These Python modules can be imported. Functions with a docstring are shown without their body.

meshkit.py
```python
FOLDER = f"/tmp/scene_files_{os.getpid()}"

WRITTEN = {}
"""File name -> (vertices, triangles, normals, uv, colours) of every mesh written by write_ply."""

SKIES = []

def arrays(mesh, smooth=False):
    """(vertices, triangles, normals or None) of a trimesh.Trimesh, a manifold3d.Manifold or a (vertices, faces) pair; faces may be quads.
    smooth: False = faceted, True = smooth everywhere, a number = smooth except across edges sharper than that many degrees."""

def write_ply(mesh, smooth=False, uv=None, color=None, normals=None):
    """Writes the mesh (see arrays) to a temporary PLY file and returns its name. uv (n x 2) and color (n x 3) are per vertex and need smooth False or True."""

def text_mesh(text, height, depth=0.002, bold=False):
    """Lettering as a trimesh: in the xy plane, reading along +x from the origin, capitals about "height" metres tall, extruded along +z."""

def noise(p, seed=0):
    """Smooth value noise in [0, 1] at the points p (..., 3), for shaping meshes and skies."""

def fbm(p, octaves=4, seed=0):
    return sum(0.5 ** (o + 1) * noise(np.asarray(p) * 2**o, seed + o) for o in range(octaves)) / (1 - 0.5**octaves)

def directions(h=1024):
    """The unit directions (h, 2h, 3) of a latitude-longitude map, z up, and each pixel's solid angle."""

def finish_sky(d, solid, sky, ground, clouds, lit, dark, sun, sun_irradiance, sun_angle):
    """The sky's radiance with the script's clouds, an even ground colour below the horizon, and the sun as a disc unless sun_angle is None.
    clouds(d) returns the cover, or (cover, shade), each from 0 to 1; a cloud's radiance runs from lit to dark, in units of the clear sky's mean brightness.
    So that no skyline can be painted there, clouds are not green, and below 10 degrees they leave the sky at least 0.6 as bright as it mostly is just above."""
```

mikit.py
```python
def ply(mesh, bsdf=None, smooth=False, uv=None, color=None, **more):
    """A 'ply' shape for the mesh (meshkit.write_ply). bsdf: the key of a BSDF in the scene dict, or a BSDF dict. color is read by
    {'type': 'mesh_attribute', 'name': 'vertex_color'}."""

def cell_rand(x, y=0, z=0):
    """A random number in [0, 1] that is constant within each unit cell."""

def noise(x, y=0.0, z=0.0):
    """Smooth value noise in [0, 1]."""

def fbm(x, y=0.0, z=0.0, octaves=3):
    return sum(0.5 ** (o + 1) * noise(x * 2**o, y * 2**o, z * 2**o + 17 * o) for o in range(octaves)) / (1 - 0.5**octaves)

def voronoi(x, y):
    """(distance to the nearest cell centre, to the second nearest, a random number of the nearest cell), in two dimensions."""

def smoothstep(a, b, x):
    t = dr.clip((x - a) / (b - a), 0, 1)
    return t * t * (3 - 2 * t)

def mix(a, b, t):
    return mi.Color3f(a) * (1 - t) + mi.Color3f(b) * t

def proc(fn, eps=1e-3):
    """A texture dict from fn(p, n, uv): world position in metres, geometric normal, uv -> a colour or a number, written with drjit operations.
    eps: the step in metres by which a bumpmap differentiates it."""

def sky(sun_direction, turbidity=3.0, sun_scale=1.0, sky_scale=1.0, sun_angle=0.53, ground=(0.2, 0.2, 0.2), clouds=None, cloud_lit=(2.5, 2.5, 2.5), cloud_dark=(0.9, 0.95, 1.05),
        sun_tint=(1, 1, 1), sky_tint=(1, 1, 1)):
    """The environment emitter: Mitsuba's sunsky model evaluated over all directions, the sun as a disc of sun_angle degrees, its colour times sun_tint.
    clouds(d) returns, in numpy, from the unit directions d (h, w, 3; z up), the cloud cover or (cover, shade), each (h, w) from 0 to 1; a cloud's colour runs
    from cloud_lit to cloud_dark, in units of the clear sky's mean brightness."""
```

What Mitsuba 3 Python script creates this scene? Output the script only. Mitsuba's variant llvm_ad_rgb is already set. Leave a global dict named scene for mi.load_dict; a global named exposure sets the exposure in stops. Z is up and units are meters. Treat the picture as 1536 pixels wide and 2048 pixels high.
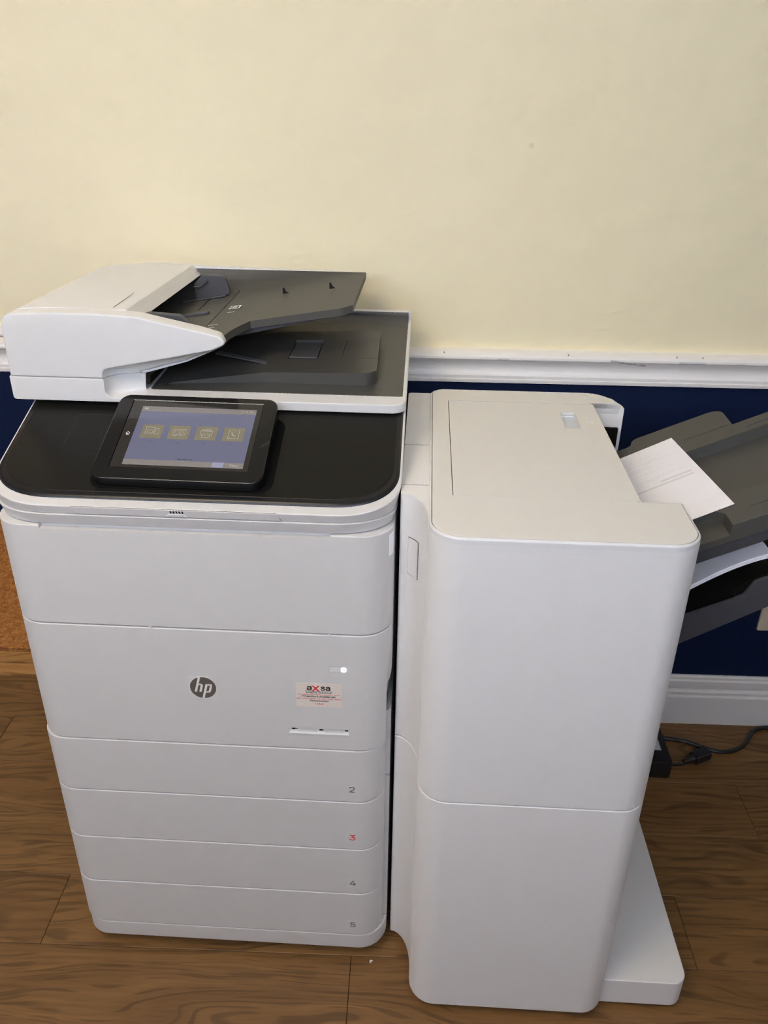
import math, random
import numpy as np, trimesh, manifold3d, mapbox_earcut
import drjit as dr
import mitsuba as mi
import mikit, meshkit
from mikit import noise, fbm, smoothstep, mix, cell_rand
from shapely.geometry import Polygon, box as sbox, LineString, Point
from shapely import affinity
from shapely.ops import unary_union

random.seed(7); np.random.seed(7)
T = mi.ScalarTransform4f
scene, labels = {'type': 'scene'}, {}

# ---------------------------------------------------------------- camera, light, exposure
CAM = np.array([0.6066, -1.0199, 1.5294]); YAW, PITCH, ROLL, FPX = -0.0463, 0.4832, -0.0145, 1641.75
fw = np.array([math.sin(YAW)*math.cos(PITCH), math.cos(YAW)*math.cos(PITCH), -math.sin(PITCH)])
rt = np.array([math.cos(YAW), -math.sin(YAW), 0.0]); dn = np.cross(fw, rt)
rt2 = math.cos(ROLL)*rt + math.sin(ROLL)*dn; dn2 = np.cross(fw, rt2)
scene['camera'] = {'type': 'perspective', 'fov': 2*math.degrees(math.atan(768/FPX)), 'fov_axis': 'x', 'near_clip': 0.05, 'far_clip': 60,
                   'to_world': T().look_at(origin=CAM.tolist(), target=(CAM+fw).tolist(), up=(-dn2).tolist())}
exposure = 0.22
WINDOW_LEFT = [.5, .65, 1.1]      # daylight in the window of the left wall
UNSEEN_WINDOW = [5.4, 6.2, 8.1]     # glow of the unseen window, set high and near to grade the fronts
ADDED_LAMP = [12.6, 10.4, 7.2]             # added warm light overhead, out of view, for falloff towards the floor
ADDED_HALL_LAMP = [11.5, 9.2, 6.4]      # added lamp over the hall carpet, standing in for sunlight there

# ---------------------------------------------------------------- materials
def principled(col, rough=.5, spec=.5, **kw):
    c = col if isinstance(col, dict) else {'type': 'rgb', 'value': list(col)}
    return {'type': 'twosided', 'b': {'type': 'principled', 'base_color': c, 'roughness': rough, 'specular': spec, **kw}}
def bumped(inner, fn, scale, eps=1e-3):
    return {'type': 'twosided', 'b': {'type': 'bumpmap', 'tex': mikit.proc(fn, eps), 'scale': scale, 'b': inner}}
def M(name, d): scene['mat_' + name] = d
PH = 0.0199                          # the wall and the floor boards run at this angle to the machines
def wallxy(p): return p.x*math.cos(PH) + p.y*math.sin(PH), p.y*math.cos(PH) - p.x*math.sin(PH)

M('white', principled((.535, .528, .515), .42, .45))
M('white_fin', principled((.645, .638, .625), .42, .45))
M('white2', principled((.60, .60, .595), .40, .45))
M('white_lid_warmed', principled((.600, .585, .550), .5, .4))  # same white plastic, with warm light from wall and ceiling put into the colour
M('pale', principled((.80, .81, .83), .4, .5))
M('grey_seam', principled((.17, .17, .17), .6, .3))
M('dark_core', principled((.005, .005, .005), .8, .05))
M('black', principled((.0065, .0063, .0052), .42, .22))
M('black_gloss', principled((.006, .006, .006), .16, .4))
M('black_lip', principled((.008, .008, .009), .3, .35))
M('black_soft', principled((.008, .008, .008), .3, .4))
M('charcoal', principled((.048, .047, .042), .42, .5))
M('charcoal2', principled((.052, .053, .058), .45, .5))
M('tray_grey', principled((.058, .057, .051), .5, .4))
M('slate', principled((.043, .045, .050), .5, .4))
M('glass_screen', principled((.02, .018, .016), .06, .5))
M('tile', principled((.13, .12, .085), .12, .5))
M('screen_bar', principled((.14, .13, .12), .12, .5))
M('line_pale', principled((.42, .41, .37), .4))
M('ink_grey', principled((.13, .13, .13), .5))
M('ink_black', principled((.012, .011, .012), .5))
M('ink_red', principled((.50, .03, .03), .5))
M('ink_dim', principled((.10, .10, .17), .4))
M('emblem', principled((.10, .085, .072), .35, .5))
M('film', principled((.55, .545, .535), .25, .5))
M('sticker', principled((.62, .56, .50), .5))
M('print_white', principled((.62, .62, .60), .5))
M('pocket', principled((.50, .53, .56), .35))
def paper_fn(p, n, uv):
    s, t = uv.x, uv.y
    g = mi.Color3f(.80, .785, .81)
    row = dr.floor(t*62)
    line = dr.abs(t*62 - row - .5) < .24
    w = noise(s*170, row*7.3) > .42
    ln = cell_rand(row, 5)*.55 + .35
    inked = line & w & (s > .07) & (s < ln) & (t > .52) & (t < .90) & (cell_rand(row, 9) > .22)
    g = dr.select(inked, mi.Color3f(.715, .70, .725), g)
    bar = ((dr.abs(t - .475) < .010) & (s > .06) & (s < .80)) | ((dr.abs(t - .515) < .010) & (s > .55) & (s < .80))
    g = dr.select(bar, mi.Color3f(.66, .645, .67), g)
    thin = ((dr.abs(s - .20) < .002) & (t > .12) & (t < .44)) | ((dr.abs(s - .44) < .002) & (t > .12) & (t < .44)) | ((dr.abs(t - .13) < .002) & (s > .1) & (s < .8))
    return dr.select(thin, mi.Color3f(.745, .73, .755), g)
M('paper', principled(mikit.proc(paper_fn), .8, .2))
M('paper_plain', principled((.84, .83, .84), .8, .2))
def wall_fn(p, n, uv):
    a, b = wallxy(p)
    f = fbm(a*2.2, p.z*2.2, 3.0, 3)
    c = mix((.775, .695, .465), (.812, .738, .520), f)
    d1 = dr.sqrt(dr.square(a - .815) + dr.square((p.z - 1.423)*1.0))
    spot = smoothstep(.010, .004, d1 + .004*noise(a*300, p.z*300))*.16
    return c*(1 - spot)
def wall_bump(p, n, uv):
    a, b = wallxy(p)
    r = fbm(a*14, p.z*14, 1.0, 4)
    crack = smoothstep(.018, .0, dr.abs(fbm(a*5 + 3, p.z*9, 7.0, 4) - .5))*smoothstep(.52, .64, noise(a*2.3, p.z*2.3, 4.0))
    scr = smoothstep(.016, .0, dr.abs(fbm(a*11, p.z*3 + 8, 2.0, 4) - .5))*smoothstep(.6, .75, noise(a*3.1 + 9, p.z*2.1, 1.0))
    fine = fbm(a*55, p.z*55, 6.0, 3)
    return r*.75 + fine*.16 + noise(a*190, p.z*190)*.07 + crack*.10 + scr*.08
M('wall_paint', bumped({'type': 'principled', 'base_color': mikit.proc(wall_fn), 'roughness': .75, 'specular': .25}, wall_bump, .0065, 2e-3))
M('navy', bumped({'type': 'principled', 'base_color': {'type': 'rgb', 'value': [.0030, .0105, .044]}, 'roughness': .6, 'specular': .18}, wall_bump, .0022, 2e-3))
def trim_fn(p, n, uv):
    a, b = wallxy(p)
    c = mi.Color3f(.79, .77, .735)
    # scraped patch on the rail and small nail marks
    t = dr.clip((a - 1.022)/.075, 0, 1)
    d = dr.sqrt(dr.square(a - (1.022 + t*.075)) + dr.square(p.z - (1.0075 - t*.012)))
    k = smoothstep(.0050, .0020, d + .0035*noise(a*260, p.z*420))
    k2 = smoothstep(.62, .74, noise(a*34, p.z*150))*smoothstep(.006, .0, dr.abs(p.z - 1.0045))*.4
    k = dr.maximum(k*.75, k2)*dr.select(p.z > .9, 1.0, 0.0)
    for m in (.665, .930, 1.160, 1.215):
        k = dr.maximum(k, smoothstep(.0022, .001, dr.sqrt(dr.square(a - m) + dr.square(p.z - 1.0165)))*.9)
    return mix(c, (.20, .20, .22), k)
M('trim', principled(mikit.proc(trim_fn), .35, .5))
M('ceiling', principled((.82, .80, .76), .8, .2))
def wood(seed, base):
    def fn(p, n, uv):
        a, b = wallxy(p)
        row = dr.floor((b + .0055)/.1625)
        bl = b + .0055 - (row + .5)*.1625
        s_ = a + row*5.3 + seed*3.7
        warp = fbm(s_*2.2, b*9.0, seed*5.0, 3) - .5
        cell = dr.floor(s_/.9); al = s_ - (cell + .5)*.9
        off = (cell_rand(cell, row, seed*1.0) - .5)*.10
        r = dr.sqrt(dr.square(bl - off + warp*.03) + dr.square(al*.065) + 1e-5)
        ring = .5 + .5*dr.sin(r*420 + warp*9)
        ring = ring*ring*smoothstep(.55, .30, noise(s_*1.7, row*3.1, seed))
        pores = noise(s_*26, b*420)*.55 + noise(s_*60, b*900)*.45
        fleck = smoothstep(.60, .82, noise(s_*11, b*210 + warp*30, seed*2.0))
        mid = fbm(s_*3.5, b*46 + warp*8, seed*1.0, 3)
        v = .20 + .75*(mid - .25) + .35*(pores - .5) - .30*ring
        c = mix((base[0]*.66, base[1]*.64, base[2]*.60), (base[0]*1.32, base[1]*1.34, base[2]*1.36), dr.clip(v, 0, 1))
        return c*(1 - .34*fleck)
    return fn
WOODS = [(.178, .089, .0295), (.160, .079, .026), (.190, .097, .0325), (.169, .084, .028)]
for i, b_ in enumerate(WOODS): M('plank_%d' % i, principled(mikit.proc(wood(i + 1.0, b_)), .52, .4))
M('oak', principled(mikit.proc(wood(9.0, (.42, .22, .075))), .45, .4))
M('subfloor', principled((.035, .022, .012), .9, .1))
def carpet_fn(p, n, uv):
    v = noise(p.x*260, p.y*260, p.z*260)*.6 + noise(p.x*110, p.y*110)*.4
    return mix((.16, .055, .012), (.60, .29, .10), v)
M('carpet', principled(mikit.proc(carpet_fn), .95, .1))
M('outlet', principled((.62, .54, .42), .4, .5))
M('cable', principled((.010, .010, .011), .4, .5))

# ---------------------------------------------------------------- modelling helpers
def fillet(pts, seg=10):
    """Closed outline; pts: (x, y, r) or (x, y, rx along the incoming side, ry along the outgoing side)."""
    out, n = [], len(pts)
    for i in range(n):
        p = np.array(pts[i][:2], float); a = np.array(pts[i-1][:2], float) - p; b = np.array(pts[(i+1) % n][:2], float) - p
        r = pts[i][2:] if len(pts[i]) > 2 else (0,)
        if max(r) <= 0: out.append(p); continue
        a /= np.linalg.norm(a); b /= np.linalg.norm(b)
        if len(r) == 1:
            th = math.acos(np.clip(a@b, -1, 1)); d = r[0]/math.tan(th/2)
            p0, p1 = p + a*d, p + b*d; bis = (a+b)/np.linalg.norm(a+b); c = p + bis*(r[0]/math.sin(th/2))
            u = (p0-c)/r[0]; w = (p1-c)/r[0]; om = math.acos(np.clip(u@w, -1, 1))
            for k in range(seg+1):
                t = k/seg; out.append(c + r[0]*(math.sin((1-t)*om)*u + math.sin(t*om)*w)/math.sin(om))
        else:
            c = p + a*r[0] + b*r[1]
            for k in range(seg+1):
                t = k/seg*math.pi/2; e = 2/2.3
                out.append(c - b*r[1]*math.cos(t)**e - a*r[0]*math.sin(t)**e)
    return np.array(out)
def ccw(p):
    p = np.asarray(p, float); x, y = p[:, 0], p[:, 1]
    return p if (x*np.roll(y, -1) - y*np.roll(x, -1)).sum() > 0 else p[::-1]
def inset(p, d):
    e = np.roll(p, -1, 0) - p; e /= np.maximum(np.linalg.norm(e, axis=1, keepdims=True), 1e-12)
    n = np.stack([-e[:, 1], e[:, 0]], 1); n0 = np.roll(n, 1, 0); m = n + n0
    m /= np.maximum((m*n).sum(1, keepdims=True), .35)
    return p + m*d
def earcut(p):
    return mapbox_earcut.triangulate_float64(np.ascontiguousarray(p, float), np.array([len(p)], np.uint32)).reshape(-1, 3).astype(int)
def rings_mesh(rings, cap2d):
    n = len(rings[0]); v = np.vstack(rings); f = []
    for k in range(len(rings)-1):
        i = np.arange(n); j = (i+1) % n; a, b = k*n, (k+1)*n
        f += [np.stack([a+i, a+j, b+j], 1), np.stack([a+i, b+j, b+i], 1)]
    c = earcut(cap2d); f += [c[:, ::-1], c + (len(rings)-1)*n]
    m = trimesh.Trimesh(v, np.vstack(f), process=False)
    if m.volume < 0: m.invert()
    return m
def prism(poly, z0, z1, bev=.0015, bot=None, steps=2, top=None, tb=False):
    """Outline in xy pulled from z0 to z1 with rounded edges; top: optional function (x, y) -> height added to z1."""
    p = ccw(poly); bot = bev if bot is None else bot; rings = []
    g = (lambda q: top(q[:, 0], q[:, 1])) if top else (lambda q: np.zeros(len(q)))
    def ring(q, z, tt): 
        return np.column_stack([q, z + (g(q) if tt else np.zeros(len(q)))])
    if bot > 0:
        for k in range(steps+1):
            t = k/steps*math.pi/2; rings.append(ring(inset(p, bot*(1-math.sin(t))), z0 + bot*(1-math.cos(t)), tb))
    else: rings.append(ring(p, z0, tb))
    if bev > 0:
        for k in range(steps+1):
            t = k/steps*math.pi/2; rings.append(ring(inset(p, bev*(1-math.cos(t))), z1 - bev*(1-math.sin(t)), True))
    else: rings.append(ring(p, z1, True))
    return rings_mesh(rings, p)
def mapped(mesh, o, ex, ey, ez):
    A = np.eye(4); A[:3, 0], A[:3, 1], A[:3, 2], A[:3, 3] = ex, ey, ez, o
    m = mesh.copy(); m.apply_transform(A)
    if np.linalg.det(A[:3, :3]) < 0: m.invert()
    return m
X_, Y_, Z_ = np.eye(3)
def xz_prism(poly, y0, y1, bev=.0015, bot=None, steps=2):
    """Outline in the x-z plane pulled along y (front face at y0)."""
    L = y1 - y0
    m = prism(poly, 0, L, bev if bot is None else bot, bev, steps)     # local z = depth
    return mapped(m, (0, y0, 0), X_, Z_, Y_)
def bx(x0, x1, y0, y1, z0, z1, bev=.0): 
    q = np.array([[x0, y0], [x1, y0], [x1, y1], [x0, y1]])
    return prism(q, z0, z1, bev, None, 2)
def man(m):
    m = m.copy(); m.merge_vertices()
    if m.volume < 0: m.invert()
    return manifold3d.Manifold(manifold3d.Mesh(np.asarray(m.vertices, np.float32), np.asarray(m.faces, np.uint32)))
def unman(q):
    k = q.to_mesh(); return trimesh.Trimesh(k.vert_properties[:, :3], k.tri_verts, process=False)
def minus(a, *bs):
    q = man(a)
    for b in bs: q = q - man(b)
    return unman(q)
def join(*ms): return trimesh.util.concatenate(list(ms))
def tube(pts, r, n=10, sub=6):
    pts = np.asarray(pts, float); P = [pts[0]]
    ext = np.vstack([2*pts[0]-pts[1], pts, 2*pts[-1]-pts[-2]])
    for i in range(1, len(ext)-2):
        for k in range(1, sub+1):
            t = k/sub; a, b, c, d = ext[i-1:i+3]
            P.append(.5*((2*b) + (c-a)*t + (2*a-5*b+4*c-d)*t*t + (3*b-a-3*c+d)*t**3))
    P = np.array(P); tg = np.gradient(P, axis=0); tg /= np.linalg.norm(tg, axis=1, keepdims=True)
    up = np.array([.13, .21, 1.0]); rings = []
    R = np.broadcast_to(r, (len(P),)) if np.ndim(r) == 0 else np.interp(np.linspace(0, 1, len(P)), np.linspace(0, 1, len(r)), r)
    for p, t, q in zip(P, tg, R):
        a = np.cross(t, up); a /= np.linalg.norm(a); b = np.cross(t, a)
        th = np.arange(n)/n*2*math.pi
        rings.append(p + q*(np.cos(th)[:, None]*a + np.sin(th)[:, None]*b))
    th = np.arange(n)/n*2*math.pi
    return rings_mesh(rings, np.column_stack([np.cos(th), np.sin(th)]))
def shp(poly, h):
    """Shapely shape -> extruded mesh in xy from z=0 to h."""
    gs = getattr(poly, 'geoms', [poly])
    return join(*[trimesh.creation.extrude_polygon(g, h, engine='earcut') for g in gs if g.area > 0])
def rrect(x0, y0, x1, y1, r, seg=8): return fillet([(x0, y0, r), (x1, y0, r), (x1, y1, r), (x0, y1, r)], seg)
def lathe_z(prof, n=20):
    th = np.arange(n)/n*2*math.pi
    return rings_mesh([np.column_stack([r*np.cos(th), r*np.sin(th), np.full(n, z)]) for r, z in prof], np.column_stack([np.cos(th), np.sin(th)]))

def numbered(key):
    if key not in scene and not any(k.startswith(key + '__') for k in scene): return key
    i = 1
    while '%s_%03d' % (key, i) in scene or any(k.startswith('%s_%03d__' % (key, i)) for k in scene): i += 1
    return '%s_%03d' % (key, i)
def add(key, mesh, mat, smooth=28, label=None, **extra):
    key = numbered(key)
    scene[key] = mikit.ply(mesh, 'mat_' + mat, smooth, **extra)
    if label: labels[key] = {'label': label}
    return key
def thing(key, label, cat, group=None):
    labels[key] = {'label': label, 'category': cat}
    if group: labels[key]['group'] = group
    return key
def struct(key, label=None):
    labels[key] = {'kind': 'structure'}
    if label: labels[key]['label'] = label
    return key

# ---------------------------------------------------------------- the room
WY0 = .7145                                            # face of the back wall at x = 0
cw, sw = math.cos(PH), math.sin(PH)
def W(m):                                              # wall frame: x along the wall, y away from its face into the wall, z up
    return mapped(m, (0, WY0, 0), (cw, sw, 0), (-sw, cw, 0), Z_)
H = 2.50
XL, XR, YF, YB2 = -3.0, 3.3, -1.95, 3.4
FXL, FXR = -2.0, 2.7                       # boards are laid one by one inside this area              # room and hall extents
END = -.310                                            # the thick part of the wall ends here
struct('wall_back')
add('wall_back__upper_paint', W(bx(END, XR, 0, .16, .985, H, .002)), 'wall_paint', label='cream painted plaster above the chair rail')
add('wall_back__lower_paint', W(bx(END, XR, 0, .16, 0, .985, 0)), 'navy', label='navy blue painted plaster below the chair rail')
struct('wall_back_recess')
add('wall_back_recess__upper_paint', W(bx(-.47, END + .004, .100, .175, .985, H, .001)), 'wall_paint')
add('wall_back_recess__lower_paint', W(bx(-.47, END + .004, .100, .175, 0, .985, 0)), 'navy')
def run(prof, s0, s1, y):                              # moulding profile (projection, z) along the wall
    p = ccw(np.array([(-d, z) for d, z in prof]))
    rings = [np.column_stack([np.full(len(p), s), p[:, 0] + y, p[:, 1]]) for s in (s0, s1)]
    return W(rings_mesh(rings, p))
RAIL = [(-.002, 1.0205), (.012, 1.0205), (.022, 1.0185), (.029, 1.0145), (.0325, 1.0095), (.0328, 1.0055), (.030, 1.0015), (.0245, .9975), (.0185, .9915), (.0150, .9840),
        (.0145, .9765), (.0165, .9700), (.0205, .9655), (.0205, .9620), (.0180, .9612), (.0180, .9580), (.0215, .9570), (.0215, .9530), (.0185, .9520), (.0185, .9490), (-.002, .9490)]
BASE = [(-.002, .154), (.005, .154), (.008, .150), (.0085, .143), (.0115, .139), (.0120, .122), (.0105, .115), (.0075, .1125), (.0075, .1105), (.0120, .109), (.0145, .105), (.0145, .098), (.0115, .094), (.0115, .0915), (.0165, .0905), (.0175, .088), (.0175, 0), (-.002, 0)]
struct('trim_1', 'white chair rail moulding along the back wall')
add('trim_1', run(RAIL, END - .028, XR, 0), 'trim', 24)
struct('trim_2', 'white chair rail on the set back strip of wall')
add('trim_2', run(RAIL, -.475, END - .03, .1), 'trim', 24)
struct('baseboard_back', 'white moulded baseboard under the navy wall')
add('baseboard_back', run(BASE, END, XR, 0), 'trim', 24)
struct('wall_right')
add('wall_right__upper_paint', bx(XR, XR + .1, YF, .80, .985, H), 'wall_paint'); add('wall_right__lower_paint', bx(XR, XR + .1, YF, .80, 0, .985), 'navy')
struct('wall_left'); struct('wall_front'); struct('ceiling'); struct('wall_hall_left'); struct('wall_hall_far'); struct('wall_hall_right')
DX0, DX1, DZ1 = -1.7, -.3, 2.25                       # window opening in the left wall (y range, top)
DZ0 = 1.3
add('wall_left__upper_paint', join(bx(XL-.1, XL, YF, DX0, .985, H), bx(XL-.1, XL, DX1, YB2, .985, H), bx(XL-.1, XL, DX0, DX1, DZ1, H)), 'wall_paint')
add('wall_left__lower_paint', join(bx(XL-.1, XL, YF, YB2, 0, .985), bx(XL-.1, XL, DX0, DX1, .985, DZ0)), 'navy')
FX0, FX1, FZ0, FZ1 = -1.3, 1.75, 1.65, 2.36               # unseen window, shaped high and near for falloff down the fronts
add('wall_front__upper_paint', join(bx(XL, FX0, YF-.1, YF, .985, H), bx(FX1, XR, YF-.1, YF, .985, H), bx(FX0, FX1, YF-.1, YF, .985, FZ0), bx(FX0, FX1, YF-.1, YF, FZ1, H)), 'wall_paint')
add('wall_front__lower_paint', bx(XL, XR, YF-.1, YF, 0, .985), 'navy')
add('ceiling', bx(XL-.1, XR+.1, YF-.1, YB2+.1, H, H+.1), 'ceiling')
add('wall_hall_far', bx(XL, .6, YB2, YB2+.1, 0, H), 'wall_paint')
add('wall_hall_right', bx(.5, .6, .92, YB2, 0, H), 'wall_paint')
def pane(key, quad, col, mat='pale'):
    v = np.array(quad, float); m = trimesh.Trimesh(v, [[0, 1, 2], [0, 2, 3]], process=False)
    scene[key] = {**mikit.ply(m, 'mat_' + mat), 'emitter': {'type': 'area', 'radiance': {'type': 'rgb', 'value': col}}}
struct('window_2', 'window in the left wall letting in daylight')
ym = (DX0 + DX1)/2
add('window_2__frame', join(bx(XL-.08, XL-.02, DX0, DX0+.07, DZ0, DZ1), bx(XL-.08, XL-.02, DX1-.07, DX1, DZ0, DZ1), bx(XL-.08, XL-.02, ym-.05, ym+.05, DZ0, DZ1), bx(XL-.08, XL-.02, DX0, DX1, DZ1-.08, DZ1), bx(XL-.08, XL-.02, DX0, DX1, DZ0, DZ0+.08)), 'trim')
for a, b in ((DX0+.07, ym-.05), (ym+.05, DX1-.07)):
    pane(numbered('window_2__pane'), [(XL-.05, a, DZ0+.08), (XL-.05, b, DZ0+.08), (XL-.05, b, DZ1-.08), (XL-.05, a, DZ1-.08)], WINDOW_LEFT)
struct('unseen_window_1', 'unseen window set high and near behind the camera, its panes glowing to light the fronts')
xm = (FX0 + FX1)/2
add('unseen_window_1__frame', join(bx(FX0, FX0+.06, YF-.08, YF-.02, FZ0, FZ1), bx(FX1-.06, FX1, YF-.08, YF-.02, FZ0, FZ1), bx(xm-.04, xm+.04, YF-.08, YF-.02, FZ0, FZ1), bx(FX0, FX1, YF-.08, YF-.02, FZ0, FZ0+.06), bx(FX0, FX1, YF-.08, YF-.02, FZ1-.06, FZ1)), 'trim')
for a, b in ((FX0+.06, xm-.04), (xm+.04, FX1-.06)):
    pane(numbered('unseen_window_1__pane'), [(b, YF-.05, FZ0+.06), (a, YF-.05, FZ0+.06), (a, YF-.05, FZ1-.06), (b, YF-.05, FZ1-.06)], UNSEEN_WINDOW)
thing('added_ceiling_light', 'square ceiling light added out of view to light the machines from above', 'added_lamp')
LX, LY, LS = -.15, -.90, .34
add('added_ceiling_light__housing', bx(LX-LS-.02, LX+LS+.02, LY-LS-.02, LY+LS+.02, H-.05, H, .006), 'trim')
pane('added_ceiling_light__diffuser', [(LX-LS, LY-LS, H-.052), (LX-LS, LY+LS, H-.052), (LX+LS, LY+LS, H-.052), (LX+LS, LY-LS, H-.052)], ADDED_LAMP)
thing('added_hall_light', 'square light added over the hall carpet in place of sunlight', 'added_lamp')
add('added_hall_light__housing', bx(-1.27, -.73, 1.43, 1.97, H-.05, H, .006), 'trim')
pane('added_hall_light__diffuser', [(-1.25, 1.45, H-.052), (-1.25, 1.95, H-.052), (-.75, 1.95, H-.052), (-.75, 1.45, H-.052)], ADDED_HALL_LAMP)

# floor boards
struct('floor')
ROW0, PITCHB, LEN = -.0055, .1625, 1.298
t_ = .907
add('floor__outer_boards', W(join(bx(XL-.2, FXL-.002, YF-WY0-.2, .19, -.02, 0), bx(FXR+.002, XR+.2, YF-WY0-.2, .19, -.02, 0))), 'plank_0', False, 'wood floor farther into the room')
add('floor__subfloor', W(mapped(bx(XL-.2, XR+.2, YF-WY0-.2, .905-WY0+.09, -.03, -.010), (0, 0, 0), X_, Y_, Z_)), 'subfloor', label='dark joints between the floor boards')
OFF = {0: -.113, -1: .507, 2: 1.424 - 1.298*.0, 1: .62, 3: .85, 4: .35, -2: .02, 5: .9}
def board(s0, s1, t0, t1, mat):                        # wall-frame rectangle, t measured from y = 0 at x = 0
    g = .0004
    m = prism(np.array([[s0+g, t0+g], [s1-g, t0+g], [s1-g, t1-g], [s0+g, t1-g]]), -.010, 0, .0009, 0, 1)
    return mapped(m, (0, 0, 0), (cw, sw, 0), (-sw, cw, 0), Z_)
rng = random.Random(3)
for k in range(-17, 5):
    t0, t1 = ROW0 + PITCHB*k, ROW0 + PITCHB*(k+1)
    o = OFF.get(k, rng.uniform(0, LEN))
    s = o - LEN*math.ceil((o - FXL)/LEN)
    while s < FXR:
        add('floor__plank', board(max(s, FXL), min(s+LEN, FXR), t0, t1, 0), 'plank_%d' % rng.randrange(4), False)
        s += LEN
struct('trim_3', 'pale oak threshold strips at the carpet edge')
for t0, t1, h in ((.8093, .8575, .006), (.8590, .9070, .010)):
    m = prism(np.array([[-2.0, t0], [-.3, t0], [-.3, t1], [-2.0, t1]]), -.010, h, .002, 0, 2)
    add('trim_3__strip', mapped(m, (0, 0, 0), (cw, sw, 0), (-sw, cw, 0), Z_), 'oak')
# carpet of the hall
gx, gy = np.meshgrid(np.arange(-1.25, -.35, .0045), np.arange(.908, 1.95, .0045), indexing='ij')
gz = .004 + .007*meshkit.noise(np.stack([gx*190, gy*190, gx*0], -1), 3) + .004*meshkit.noise(np.stack([gx*60, gy*60, gx*0], -1), 5)
nx, ny = gx.shape; ii = np.arange(nx*ny).reshape(nx, ny)
ff = np.concatenate([np.stack([ii[:-1, :-1], ii[1:, :-1], ii[1:, 1:]], -1).reshape(-1, 3), np.stack([ii[:-1, :-1], ii[1:, 1:], ii[:-1, 1:]], -1).reshape(-1, 3)])
cp = trimesh.Trimesh(np.column_stack([gx.ravel(), gy.ravel(), gz.ravel()]), ff, process=False)
add('carpet', join(cp, bx(XL, .5, .905, YB2, -.02, .0045)), 'carpet', False)
labels['carpet'] = {'label': 'orange brown looped carpet pile beyond the oak threshold strips', 'category': 'carpet', 'kind': 'stuff'}

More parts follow.
